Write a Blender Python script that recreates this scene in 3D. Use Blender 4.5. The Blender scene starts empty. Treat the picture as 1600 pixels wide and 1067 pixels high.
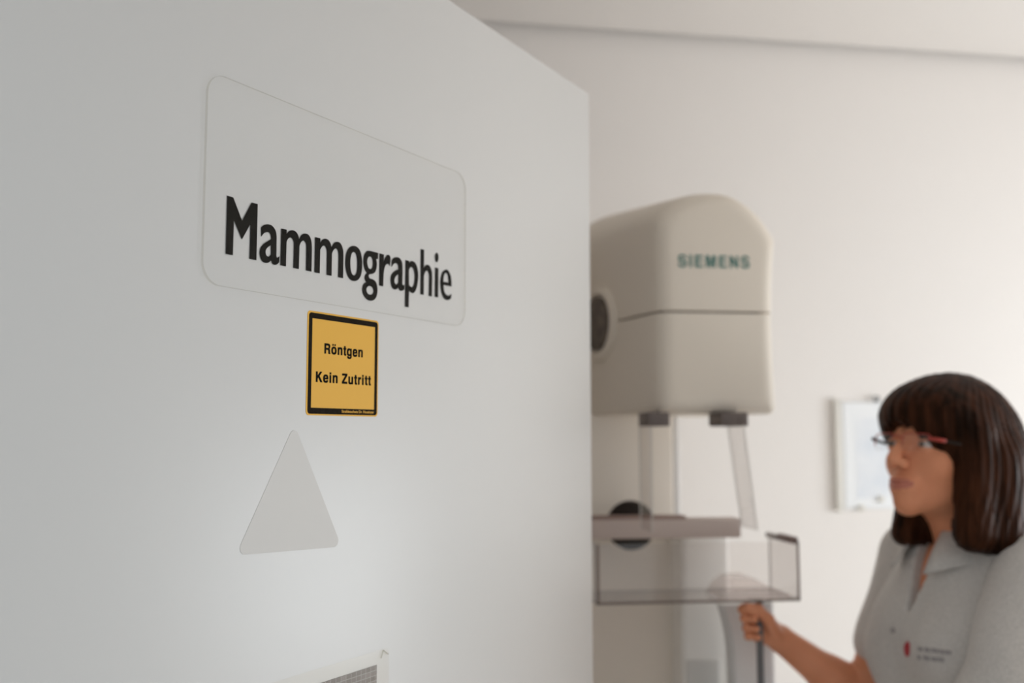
import bpy, bmesh, math, random
import numpy as np
from mathutils import Vector, Matrix
random.seed(4)
C = bpy.context.scene.collection
S = bpy.context.scene
PI = math.pi

# ------------------------------------------------------------------ camera, world, lights, exposure
F_PX = 1555.0                                   # 35 mm lens on a 36 mm sensor, 1600 px wide
EYE = 1.57
TILT = math.atan(142.5 / F_PX)
cam_d = bpy.data.cameras.new('camera')
cam_d.sensor_width = 36.0
cam_d.lens = F_PX * 36.0 / 1600.0
cam_d.clip_start = 0.02
cam_d.dof.use_dof = True
cam_d.dof.focus_distance = 1.0
cam_d.dof.aperture_fstop = 2.9
cam = bpy.data.objects.new('camera', cam_d); C.objects.link(cam)
cam.location = (0, 0, EYE)
cam.rotation_euler = (PI / 2 + TILT, 0, 0)
S.camera = cam

w = bpy.data.worlds.new('world'); S.world = w; w.use_nodes = True
w.node_tree.nodes['Background'].inputs[0].default_value = (0.90, 0.96, 1.0, 1)
w.node_tree.nodes['Background'].inputs[1].default_value = 0.50

def area(name, loc, target, sx, sy, power, col):
    l = bpy.data.lights.new(name, 'AREA'); l.shape = 'RECTANGLE'; l.size = sx; l.size_y = sy
    l.energy = power; l.color = col
    o = bpy.data.objects.new(name, l); C.objects.link(o); o.location = loc
    o.rotation_euler = (Vector(target) - Vector(loc)).to_track_quat('-Z', 'Y').to_euler()
    return o

# the room is turned 9.35 degrees against the camera: u runs along the back wall, v into depth
RA = math.radians(9.35)
U = Vector((math.cos(RA), math.sin(RA), 0)); V = Vector((-math.sin(RA), math.cos(RA), 0))
BACK = 2.551                                     # v of the back wall
CEIL = 2.655
U0, U1 = -1.00, 3.20                             # left and right wall
def room(u, v, z): return U * u + V * v + Vector((0, 0, z))
# daylight through the window in the right-hand wall
WIN = (0.74, 2.04, 0.60, 1.90)                   # v0, v1, z0, z1
area('window_daylight', room(U1 + 0.24, 1.39, 1.25), room(0, 1.39, 1.25), 1.28, 1.28, 40, (0.93, 0.965, 1.0))

S.view_settings.view_transform = 'Standard'
S.view_settings.look = 'None'
S.view_settings.gamma = 1.0
S.view_settings.use_curve_mapping = False
S.view_settings.exposure = 0.28
try:
    S.cycles.use_denoising = True
    S.cycles.max_bounces = 14
    S.cycles.diffuse_bounces = 8
    S.cycles.transparent_max_bounces = 24
except Exception:
    pass

# ------------------------------------------------------------------ helpers
def at(X, Y, d):
    """world point seen at photo pixel X, Y and d metres ahead of the camera"""
    u = (X - 800) / F_PX; q = (533.5 - Y) / F_PX
    f = math.cos(TILT) - q * math.sin(TILT); up = math.sin(TILT) + q * math.cos(TILT)
    return Vector((u / f * d, d, EYE + up / f * d))

def link_mesh(name, verts, faces, mats, parent=None, smooth=False, midx=None):
    me = bpy.data.meshes.new(name)
    me.from_pydata([tuple(v) for v in verts], [], [tuple(f) for f in faces])
    if not isinstance(mats, (list, tuple)): mats = [mats]
    for m in mats: me.materials.append(m)
    if midx is not None: me.polygons.foreach_set('material_index', midx)
    if smooth: me.polygons.foreach_set('use_smooth', [True] * len(me.polygons))
    me.update()
    o = bpy.data.objects.new(name, me); C.objects.link(o)
    if parent: o.parent = parent
    return o

def link_bm(name, bm, mats, parent=None, smooth=False):
    me = bpy.data.meshes.new(name); bm.to_mesh(me); bm.free()
    if not isinstance(mats, (list, tuple)): mats = [mats]
    for m in mats: me.materials.append(m)
    if smooth: me.polygons.foreach_set('use_smooth', [True] * len(me.polygons))
    o = bpy.data.objects.new(name, me); C.objects.link(o)
    if parent: o.parent = parent
    return o

def autosmooth(o, ang=35):
    me = o.data
    bm = bmesh.new(); bm.from_mesh(me)
    for f in bm.faces: f.smooth = True
    for e in bm.edges:
        if len(e.link_faces) == 2 and e.calc_face_angle(0) > math.radians(ang): e.smooth = False
    bm.to_mesh(me); bm.free()
    return o

def empty(name, loc=(0, 0, 0), rz=0.0, parent=None):
    o = bpy.data.objects.new(name, None); C.objects.link(o); o.location = loc; o.rotation_euler = (0, 0, rz)
    o.empty_display_size = 0.05
    if parent: o.parent = parent
    return o

def tag(o, label, cat, group=None):
    o['label'] = label; o['category'] = cat
    if group: o['group'] = group
    return o

def struct(o): o['kind'] = 'structure'; return o

def add_box(bm, p0, p1, bevel=0.0, seg=2, M=None):
    r = bmesh.ops.create_cube(bm, size=1.0)
    vs = r['verts']
    for v in vs:
        v.co = Vector([p0[i] + (v.co[i] + 0.5) * (p1[i] - p0[i]) for i in range(3)])
    if bevel > 0:
        es = list({e for v in vs for e in v.link_edges})
        n = set(bm.verts) - set(vs)
        bmesh.ops.bevel(bm, geom=es, offset=bevel, segments=seg, affect='EDGES', profile=0.5)
        vs = [v for v in bm.verts if v not in n]
    if M is not None:
        for v in vs: v.co = M @ v.co
    return vs

def box(name, p0, p1, mat, parent=None, bevel=0.0, seg=2, M=None):
    bm = bmesh.new(); add_box(bm, p0, p1, bevel, seg, M)
    o = link_bm(name, bm, mat, parent)
    return autosmooth(o, 50) if bevel else o

def add_lathe(bm, prof, M, n=40):
    """profile of (radius, height) turned about local z, placed by matrix M"""
    rings = []
    for r, h in prof:
        if r < 1e-6: rings.append([bm.verts.new(M @ Vector((0, 0, h)))])
        else: rings.append([bm.verts.new(M @ Vector((r * math.cos(2 * PI * k / n), r * math.sin(2 * PI * k / n), h))) for k in range(n)])
    for a, b in zip(rings, rings[1:]):
        for k in range(n):
            k2 = (k + 1) % n
            if len(a) == 1 and len(b) == 1: continue
            if len(a) == 1: bm.faces.new((a[0], b[k2], b[k]))
            elif len(b) == 1: bm.faces.new((a[k], a[k2], b[0]))
            else: bm.faces.new((a[k], a[k2], b[k2], b[k]))

def add_tube(bm, pts, rad, n=12, caps=True):
    pts = [Vector(p) for p in pts]; rings = []
    for i, p in enumerate(pts):
        t = (pts[min(i + 1, len(pts) - 1)] - pts[max(i - 1, 0)]).normalized()
        a = t.cross(Vector((0, 0, 1)))
        if a.length < 0.1: a = t.cross(Vector((0, 1, 0)))
        a.normalize(); b = t.cross(a)
        r = rad[i] if isinstance(rad, (list, tuple)) else rad
        rings.append([bm.verts.new(p + (a * math.cos(2 * PI * k / n) + b * math.sin(2 * PI * k / n)) * r) for k in range(n)])
    for a, b in zip(rings, rings[1:]):
        for k in range(n): bm.faces.new((a[k], b[k], b[(k + 1) % n], a[(k + 1) % n]))
    if caps:
        bm.faces.new(rings[0]); bm.faces.new(rings[-1][::-1])

def rrect(x0, z0, x1, z1, r, n=10):
    pts = []
    for cx, cz, a0 in ((x1 - r, z1 - r, 0), (x0 + r, z1 - r, 90), (x0 + r, z0 + r, 180), (x1 - r, z0 + r, 270)):
        for k in range(n + 1):
            a = math.radians(a0 + 90 * k / n)
            pts.append((cx + r * math.cos(a), cz + r * math.sin(a)))
    return pts

def slab(name, pts, y0, y1, mats, parent=None, bevel=0.0):
    """prism of an x, z outline between y0 (towards the viewer) and y1; material 0 faces, material 1 rim"""
    bm = bmesh.new()
    f = bm.faces.new([bm.verts.new((x, y0, z)) for x, z in pts])
    f.normal_update()
    if f.normal.y > 0: f.normal_flip()
    r = bmesh.ops.extrude_face_region(bm, geom=[f])
    for v in r['geom']:
        if isinstance(v, bmesh.types.BMVert): v.co.y = y1
    bm.faces.ensure_lookup_table()
    if bevel > 0:
        es = [e for e in bm.edges if abs(e.verts[0].co.y - e.verts[1].co.y) < 1e-7 and e.verts[0].co.y < y0 + 1e-7]
        bmesh.ops.bevel(bm, geom=es, offset=bevel, segments=3, affect='EDGES', profile=0.5)
    bmesh.ops.recalc_face_normals(bm, faces=bm.faces)
    if isinstance(mats, (list, tuple)) and len(mats) > 1:
        for f in bm.faces:
            f.normal_update()
            f.material_index = 0 if abs(f.normal.y) > 0.9 else 1
    return link_bm(name, bm, mats, parent)

def smooth_contour(s, sub=6, sc=0.001):
    pts = []
    for t in s.split():
        c = t.endswith('c'); t = t.rstrip('c'); x, y = t.split(',')
        pts.append((Vector((float(x) * sc, float(y) * sc)), c))
    out = []; n = len(pts)
    for i in range(n):
        p1, c1 = pts[i]; p2, c2 = pts[(i + 1) % n]
        out.append(p1.copy())
        if c1 and c2: continue
        p0 = pts[(i - 1) % n][0] if not c1 else p1 - (p2 - p1) * 0.5
        p3 = pts[(i + 2) % n][0] if not c2 else p2 + (p2 - p1) * 0.5
        for k in range(1, sub):
            t = k / sub
            out.append(0.5 * ((2 * p1) + (p2 - p0) * t + (2 * p0 - 5 * p1 + 4 * p2 - p3) * t * t + (3 * p1 - p0 - 3 * p2 + p3) * t ** 3))
    return out

def flat_glyph(name, contours, depth, mat, parent=None, offset=0.0):
    """2D outlines (with holes) to a thin solid standing in the x, z plane, back at y = 0"""
    cu = bpy.data.curves.new(name, 'CURVE'); cu.dimensions = '2D'; cu.fill_mode = 'BOTH'
    cu.extrude = depth / 2; cu.offset = offset
    for c in contours:
        sp = cu.splines.new('POLY'); sp.points.add(len(c) - 1)
        for p, q in zip(sp.points, c): p.co = (q[0], q[1], 0, 1)
        sp.use_cyclic_u = True
    return curve_to_mesh(name, cu, depth, mat, parent)

def curve_to_mesh(name, cu, depth, mat, parent=None, fit=None, shift=(0, 0)):
    tmp = bpy.data.objects.new('tmp', cu); C.objects.link(tmp)
    dg = bpy.context.evaluated_depsgraph_get()
    me = bpy.data.meshes.new_from_object(tmp.evaluated_get(dg))
    bpy.data.objects.remove(tmp); bpy.data.curves.remove(cu)
    xs = [v.co.x for v in me.vertices]; ys = [v.co.y for v in me.vertices]
    sx = sz = 1.0; ox = oz = 0.0
    if fit:                                       # x0, x1, baseline, scale z
        x0, x1, base, sz = fit
        sx = (x1 - x0) / (max(xs) - min(xs)); ox = x0 - min(xs) * sx; oz = base
    for v in me.vertices:
        v.co = Vector((v.co.x * sx + ox, -v.co.z - depth / 2, v.co.y * sz + oz))
    me.name = name; me.materials.clear(); me.materials.append(mat)
    o = bpy.data.objects.new(name, me); C.objects.link(o)
    if parent: o.parent = parent
    return o

def text_mesh(name, body, x0, x1, base, cap, depth, bold, mat, parent, spacing=1.0):
    cu = bpy.data.curves.new(name, 'FONT'); cu.body = body; cu.size = 1.0
    cu.offset = bold; cu.extrude = depth / 2; cu.space_character = spacing; cu.resolution_u = 4
    return curve_to_mesh(name, cu, depth, mat, parent, (x0, x1, base, cap / 0.73))

# ------------------------------------------------------------------ signed-distance modelling for the person
def _len(a): return np.sqrt((a * a).sum(-1))
def sd_ell(P, c, r):
    r = np.array(r); q = (P - np.array(c))
    k0 = _len(q / r); k1 = _len(q / (r * r)) + 1e-9
    return k0 * (k0 - 1.0) / k1
def sd_cone(P, a, b, ra, rb):
    a = np.array(a, float); b = np.array(b, float); ba = b - a
    h = np.clip(((P - a) @ ba) / (ba @ ba), 0, 1)
    return _len(P - a - h[..., None] * ba) - (ra + (rb - ra) * h)
def sd_sph(P, c, r): return _len(P - np.array(c)) - r
def smin(a, b, k):
    h = np.clip(0.5 + 0.5 * (b - a) / k, 0, 1)
    return b * (1 - h) + a * h - k * h * (1 - h)
def smax(a, b, k): return -smin(-a, -b, k)

def surface_nets(f, lo, hi, h):
    lo = np.array(lo, float); hi = np.array(hi, float)
    n = np.ceil((hi - lo) / h).astype(int) + 1
    F = np.empty(n)
    ys, zs = np.meshgrid(lo[1] + h * np.arange(n[1]), lo[2] + h * np.arange(n[2]), indexing='ij')
    for i0 in range(0, n[0], 16):
        i1 = min(n[0], i0 + 16)
        P = np.empty((i1 - i0, n[1], n[2], 3))
        P[..., 0] = (lo[0] + h * np.arange(i0, i1))[:, None, None]; P[..., 1] = ys; P[..., 2] = zs
        F[i0:i1] = f(P)
    cs = [(a, b, c) for a in (0, 1) for b in (0, 1) for c in (0, 1)]
    m = n - 1
    K = np.stack([F[a:a + m[0], b:b + m[1], c:c + m[2]] for a, b, c in cs], -1)
    act = (K < 0).any(-1) & (K >= 0).any(-1)
    idx = np.full(act.shape, -1); ijk = np.argwhere(act); idx[act] = np.arange(len(ijk))
    K = K[act]; acc = np.zeros((len(ijk), 3)); cnt = np.zeros(len(ijk))
    for p in range(8):
        for q in range(p + 1, 8):
            d = np.array(cs[q]) - np.array(cs[p])
            if abs(d).sum() != 1: continue
            a, b = K[:, p], K[:, q]; x = (a < 0) != (b < 0)
            t = np.where(x, a / np.where(x, a - b, 1), 0)
            acc += np.where(x[:, None], np.array(cs[p]) + t[:, None] * d, 0); cnt += x
    verts = lo + h * (ijk + acc / cnt[:, None])
    faces = []
    neg = F < 0
    for ax in range(3):
        o1, o2 = (ax + 1) % 3, (ax + 2) % 3
        sl = [slice(None)] * 3; sr = [slice(None)] * 3
        sl[ax] = slice(0, -1); sr[ax] = slice(1, None)
        a, b = neg[tuple(sl)], neg[tuple(sr)]
        E = np.argwhere(a != b)
        E = E[(E[:, o1] > 0) & (E[:, o2] > 0) & (E[:, o1] < m[o1]) & (E[:, o2] < m[o2])]
        fl = a[tuple(E.T)]
        e1 = np.zeros(3, int); e1[o1] = 1; e2 = np.zeros(3, int); e2[o2] = 1
        q = [idx[tuple((E - e1 - e2).T)], idx[tuple((E - e2).T)], idx[tuple(E.T)], idx[tuple((E - e1).T)]]
        q = np.stack(q, -1)
        q = np.where(fl[:, None], q, q[:, ::-1])
        faces.append(q[(q >= 0).all(1)])
    return verts, np.concatenate(faces)

# ------------------------------------------------------------------ materials
def mat(name, col, rough=0.5, metal=0.0, spec=0.5, noise=None, bump=None, coat=0.0, trans=0.0, sss=0.0, sheen=0.0):
    m = bpy.data.materials.new(name); m.use_nodes = True
    nt = m.node_tree; b = nt.nodes['Principled BSDF']
    b.inputs['Base Color'].default_value = (*col, 1); b.inputs['Roughness'].default_value = rough
    b.inputs['Metallic'].default_value = metal; b.inputs['Specular IOR Level'].default_value = spec
    b.inputs['Coat Weight'].default_value = coat
    b.inputs['Transmission Weight'].default_value = trans
    if sss: b.inputs['Subsurface Weight'].default_value = sss; b.inputs['Subsurface Scale'].default_value = 0.01; b.inputs['Subsurface Radius'].default_value = (1, 0.4, 0.2)
    if sheen: b.inputs['Sheen Weight'].default_value = sheen
    tc = nt.nodes.new('ShaderNodeTexCoord')
    if noise:                                     # scale, second colour, stretch
        n = nt.nodes.new('ShaderNodeTexNoise'); n.inputs['Scale'].default_value = noise[0]; n.inputs['Detail'].default_value = 4
        mp = nt.nodes.new('ShaderNodeMapping'); mp.inputs['Scale'].default_value = noise[2] if len(noise) > 2 else (1, 1, 1)
        nt.links.new(tc.outputs['Object'], mp.inputs[0]); nt.links.new(mp.outputs[0], n.inputs['Vector'])
        r = nt.nodes.new('ShaderNodeValToRGB'); r.color_ramp.elements[0].position = 0.35; r.color_ramp.elements[1].position = 0.65
        r.color_ramp.elements[0].color = (*col, 1); r.color_ramp.elements[1].color = (*noise[1], 1)
        nt.links.new(n.outputs['Fac'], r.inputs[0]); nt.links.new(r.outputs[0], b.inputs['Base Color'])
    if bump:
        n2 = nt.nodes.new('ShaderNodeTexNoise'); n2.inputs['Scale'].default_value = bump[0]; n2.inputs['Detail'].default_value = 5
        mp2 = nt.nodes.new('ShaderNodeMapping'); mp2.inputs['Scale'].default_value = bump[3] if len(bump) > 3 else (1, 1, 1)
        nt.links.new(tc.outputs['Object'], mp2.inputs[0]); nt.links.new(mp2.outputs[0], n2.inputs['Vector'])
        bp = nt.nodes.new('ShaderNodeBump'); bp.inputs['Strength'].default_value = bump[1]; bp.inputs['Distance'].default_value = bump[2]
        nt.links.new(n2.outputs['Fac'], bp.inputs['Height']); nt.links.new(bp.outputs[0], b.inputs['Normal'])
    return m

def clear(name, tint, gloss=1.0, rough=0.04, ior=1.49):
    """thin clear plastic: what is not mirrored by the surface passes straight through, slightly tinted"""
    m = bpy.data.materials.new(name); m.use_nodes = True; nt = m.node_tree
    for n in list(nt.nodes): nt.nodes.remove(n)
    out = nt.nodes.new('ShaderNodeOutputMaterial'); mx = nt.nodes.new('ShaderNodeMixShader')
    tr = nt.nodes.new('ShaderNodeBsdfTransparent'); tr.inputs[0].default_value = (*tint, 1)
    gl = nt.nodes.new('ShaderNodeBsdfGlossy'); gl.inputs['Roughness'].default_value = rough
    f0 = ((ior - 1) / (ior + 1)) ** 2               # Schlick's mirror share, the same from both sides
    lw = nt.nodes.new('ShaderNodeLayerWeight'); lw.inputs['Blend'].default_value = 0.5
    pw = nt.nodes.new('ShaderNodeMath'); pw.operation = 'POWER'; pw.inputs[1].default_value = 5
    mu = nt.nodes.new('ShaderNodeMath'); mu.operation = 'MULTIPLY_ADD'; mu.inputs[1].default_value = (1 - f0) * gloss; mu.inputs[2].default_value = f0 * gloss
    nt.links.new(lw.outputs['Facing'], pw.inputs[0]); nt.links.new(pw.outputs[0], mu.inputs[0]); nt.links.new(mu.outputs[0], mx.inputs[0])
    nt.links.new(tr.outputs[0], mx.inputs[1]); nt.links.new(gl.outputs[0], mx.inputs[2]); nt.links.new(mx.outputs[0], out.inputs[0])
    return m

M_WALL = mat('wall_paint', (0.85, 0.818, 0.793), 0.75, spec=0.25, bump=(60, 0.12, 0.002))
M_CEIL = mat('ceiling_paint', (0.81, 0.775, 0.745), 0.85, spec=0.2)
M_DOOR = mat('door_laminate', (0.675, 0.66, 0.64), 0.36, spec=0.4, bump=(35, 0.04, 0.001))
M_DOOREDGE = mat('door_edge_strip', (0.70, 0.69, 0.66), 0.45)
M_FLOOR = mat('floor_vinyl', (0.62, 0.58, 0.53), 0.35, noise=(30, (0.66, 0.62, 0.57)))
M_STEEL = mat('brushed_steel', (0.62, 0.62, 0.61), 0.3, metal=1.0)
M_BLACK = mat('black_lettering', (0.011, 0.010, 0.008), 0.8, spec=0.03)
M_YELLOW = mat('yellow_foil', (0.80, 0.435, 0.062), 0.5, spec=0.15)
M_BLACKFOIL = mat('black_foil', (0.014, 0.010, 0.006), 0.8, spec=0.04, noise=(900, (0.022, 0.018, 0.014)))
M_ACR = clear('acrylic_clear', (0.998, 0.998, 0.997), 0.25, 0.10)
M_ACREDGE = mat('acrylic_edge', (0.60, 0.58, 0.54), 0.3)
M_SIGNEDGE = clear('sign_edge', (0.86, 0.85, 0.82), 0.25, 0.2)
M_TRI = mat('grey_foil_triangle', (0.645, 0.62, 0.59), 0.5, spec=0.3)
M_PAPERCLEAR = clear('pocket_film', (0.99, 0.985, 0.975), 0.5, 0.12)
M_SHELL = mat('machine_enamel', (0.82, 0.745, 0.65), 0.5, spec=0.25)
M_SHELLDARK = mat('machine_gap', (0.24, 0.20, 0.17), 0.6)
M_COL = mat('column_enamel', (0.82, 0.745, 0.66), 0.5, spec=0.3)
M_COLGLINT = mat('column_light_strip', (0.90, 0.88, 0.86), 0.5)  # paler than the column enamel: edge highlight put into the colour
M_GREYPANEL = mat('grey_plastic', (0.72, 0.71, 0.70), 0.5)
M_DARKPL = mat('dark_plastic', (0.025, 0.018, 0.014), 0.6, spec=0.2)
M_CLIP = mat('clip_brown_grey', (0.15, 0.12, 0.11), 0.5)
M_HUB = mat('hub_brown_grey', (0.17, 0.135, 0.11), 0.6, noise=(60, (0.10, 0.08, 0.065)))
M_TEAL = mat('teal_lettering', (0.02, 0.17, 0.15), 0.5)
M_PC = clear('polycarbonate', (0.96, 0.95, 0.945), 1.0, 0.06, 1.58)
M_PCSMOKE = clear('polycarbonate_smoky', (0.66, 0.61, 0.59), 1.0, 0.1, 1.58)
M_PCEDGE = mat('polycarbonate_edge', (0.36, 0.32, 0.30), 0.35)
M_SKIN = mat('skin', (0.66, 0.265, 0.14), 0.5, spec=0.3, sss=0.1, noise=(14, (0.72, 0.30, 0.165)))
M_LIP = mat('lips', (0.50, 0.165, 0.11), 0.45, sss=0.1)
M_HAIR = mat('dark_brown_hair', (0.006, 0.0035, 0.0025), 0.5, spec=0.14, noise=(55, (0.050, 0.018, 0.009), (1, 1, 0.12)), bump=(140, 0.25, 0.003, (1, 1, 0.08)))
M_HAIR.node_tree.nodes['Principled BSDF'].inputs['Specular Tint'].default_value = (0.60, 0.30, 0.18, 1)
M_SHIRT = mat('grey_heather_knit', (0.50, 0.475, 0.45), 0.85, spec=0.15, noise=(260, (0.59, 0.56, 0.53)), bump=(420, 0.2, 0.001), sheen=0.2)
M_TROUSER = mat('white_trousers', (0.72, 0.72, 0.71), 0.8)
M_SHOE = mat('white_leather', (0.7, 0.69, 0.67), 0.5)
M_EYEW = mat('eye_white', (0.50, 0.45, 0.43), 0.3)
M_IRIS = mat('iris_brown', (0.05, 0.025, 0.015), 0.2)
M_RED = mat('red_frame', (0.42, 0.045, 0.03), 0.3)
M_LENS = clear('spectacle_lens', (0.985, 0.985, 0.985), 0.8, 0.02)
M_REDLOGO = mat('red_thread', (0.42, 0.03, 0.04), 0.7)
M_GREYTHREAD = mat('grey_thread', (0.32, 0.295, 0.295), 0.8)
M_PAPER = mat('white_paper', (0.86, 0.88, 0.90), 0.6)
M_PAPERBLUE = mat('blue_tinted_print', (0.70, 0.75, 0.82), 0.6, noise=(9, (0.84, 0.86, 0.89)))
M_FRAMEPALE = mat('pale_beige_plastic', (0.74, 0.72, 0.67), 0.5)
M_CLIPGREY = mat('clip_grey', (0.25, 0.25, 0.25), 0.4, metal=0.6)
M_WINFRAME = mat('window_frame_white', (0.8, 0.8, 0.78), 0.4)
M_GLASS = clear('window_glass', (0.97, 0.98, 0.98), 1.0, 0.0)

# ------------------------------------------------------------------ room shell
def quad_box(name, u0, u1, v0, v1, z0, z1, m, cut=None):
    o = box(name, (u0, v0, z0), (u1, v1, z1), m)
    o.rotation_euler = (0, 0, RA); return struct(o)
def join_boxes(name, boxes, m):
    bm = bmesh.new()
    for b in boxes: add_box(bm, b[:3], b[3:])
    o = link_bm(name, bm, m); o.rotation_euler = (0, 0, RA); return struct(o)

HINGE_S = 1.16                                   # door leaf length
DX, DY = 0.5035059782469685, 0.8639917417831975
D0 = Vector((0.1257060695974667, 1.583, 0))
hinge = D0 - Vector((DX, DY, 0)) * HINGE_S
hu, hv = hinge.dot(U), hinge.dot(V)              # hinge in room coordinates
FRONT = hv                                       # room side face of the front wall
GAP = 0.03
quad_box('floor', U0 - 0.12, U1 + 0.12, -2.2, BACK + 0.12, -0.1, 0, M_FLOOR)
quad_box('wall_back', U0 - 0.12, U1 + 0.12, BACK, BACK + 0.12, 0, CEIL + 0.2, M_WALL)
quad_box('wall_left', U0 - 0.12, U0, FRONT, BACK, 0, CEIL + 0.2, M_WALL)
v0, v1, z0, z1 = WIN
join_boxes('wall_right', [(U1, FRONT, 0, U1 + 0.2, v0, CEIL + 0.2), (U1, v1, 0, U1 + 0.2, BACK, CEIL + 0.2),
    (U1, v0, 0, U1 + 0.2, v1, z0), (U1, v0, z1, U1 + 0.2, v1, CEIL + 0.2)], M_WALL)
# ceiling board stops short of the back wall: a shadow joint runs along it, closed above
join_boxes('ceiling', [(U0, FRONT, CEIL, U1, BACK - GAP, CEIL + 0.02), (U0, FRONT, CEIL + 0.06, U1, BACK, CEIL + 0.12)], M_CEIL)
OPEN = 1.19; LINTEL = 2.15; FT = 0.12
join_boxes('wall_front', [(U0 - 0.12, FRONT - FT, 0, hu - 0.03, FRONT, CEIL + 0.2), (hu + OPEN, FRONT - FT, 0, U1 + 0.12, FRONT, CEIL + 0.2),
    (hu - 0.03, FRONT - FT, LINTEL, hu + OPEN, FRONT, CEIL + 0.2)], M_WALL)
join_boxes('trim_1', [(hu - 0.09, FRONT - FT - 0.012, 0, hu - 0.03, FRONT - FT, LINTEL + 0.06), (hu + OPEN, FRONT - FT - 0.012, 0, hu + OPEN + 0.06, FRONT - FT, LINTEL + 0.06),
    (hu - 0.03, FRONT - FT - 0.012, LINTEL, hu + OPEN, FRONT - FT, LINTEL + 0.06)], M_DOOREDGE)
quad_box('baseboard_back', U0, U1, BACK - 0.012, BACK, 0, 0.08, M_DOOREDGE)
# window in the right wall
wf = join_boxes('window_1', [(U1 + 0.08, v0, z0, U1 + 0.13, v0 + 0.05, z1), (U1 + 0.08, v1 - 0.05, z0, U1 + 0.13, v1, z1),
    (U1 + 0.08, v0 + 0.05, z0, U1 + 0.13, v1 - 0.05, z0 + 0.05), (U1 + 0.08, v0 + 0.05, z1 - 0.05, U1 + 0.13, v1 - 0.05, z1)], M_WINFRAME)
box('pane', (U1 + 0.10, v0 + 0.05, z0 + 0.05), (U1 + 0.106, v1 - 0.05, z1 - 0.05), M_GLASS, wf)

# ------------------------------------------------------------------ the open door and what is fixed to it
DANG = math.atan2(DY, DX)
door = struct(empty('door_1', hinge, DANG))
leaf = box('door_leaf', (0, 0, 0.008), (HINGE_S, 0.042, 2.122), [M_DOOR], door, bevel=0.0012, seg=2)
bm = bmesh.new()
for zc in (0.25, 1.95): add_tube(bm, [(-0.006, 0.048, zc - 0.05), (-0.006, 0.048, zc + 0.05)], 0.008)
link_bm('hinge', bm, M_STEEL, door, True)
for sy in (-1, 1):
    bm = bmesh.new(); yb = 0.0 if sy < 0 else 0.042
    add_box(bm, (HINGE_S - 0.085, min(yb, yb + sy * 0.008), 0.93), (HINGE_S - 0.045, max(yb, yb + sy * 0.008), 1.13), 0.002)
    add_tube(bm, [(HINGE_S - 0.065, yb, 1.05), (HINGE_S - 0.065, yb + sy * 0.045, 1.05), (HINGE_S - 0.075, yb + sy * 0.055, 1.05), (HINGE_S - 0.19, yb + sy * 0.055, 1.05)], 0.009)
    link_bm('door_handle', bm, M_STEEL, door, True)

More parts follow.
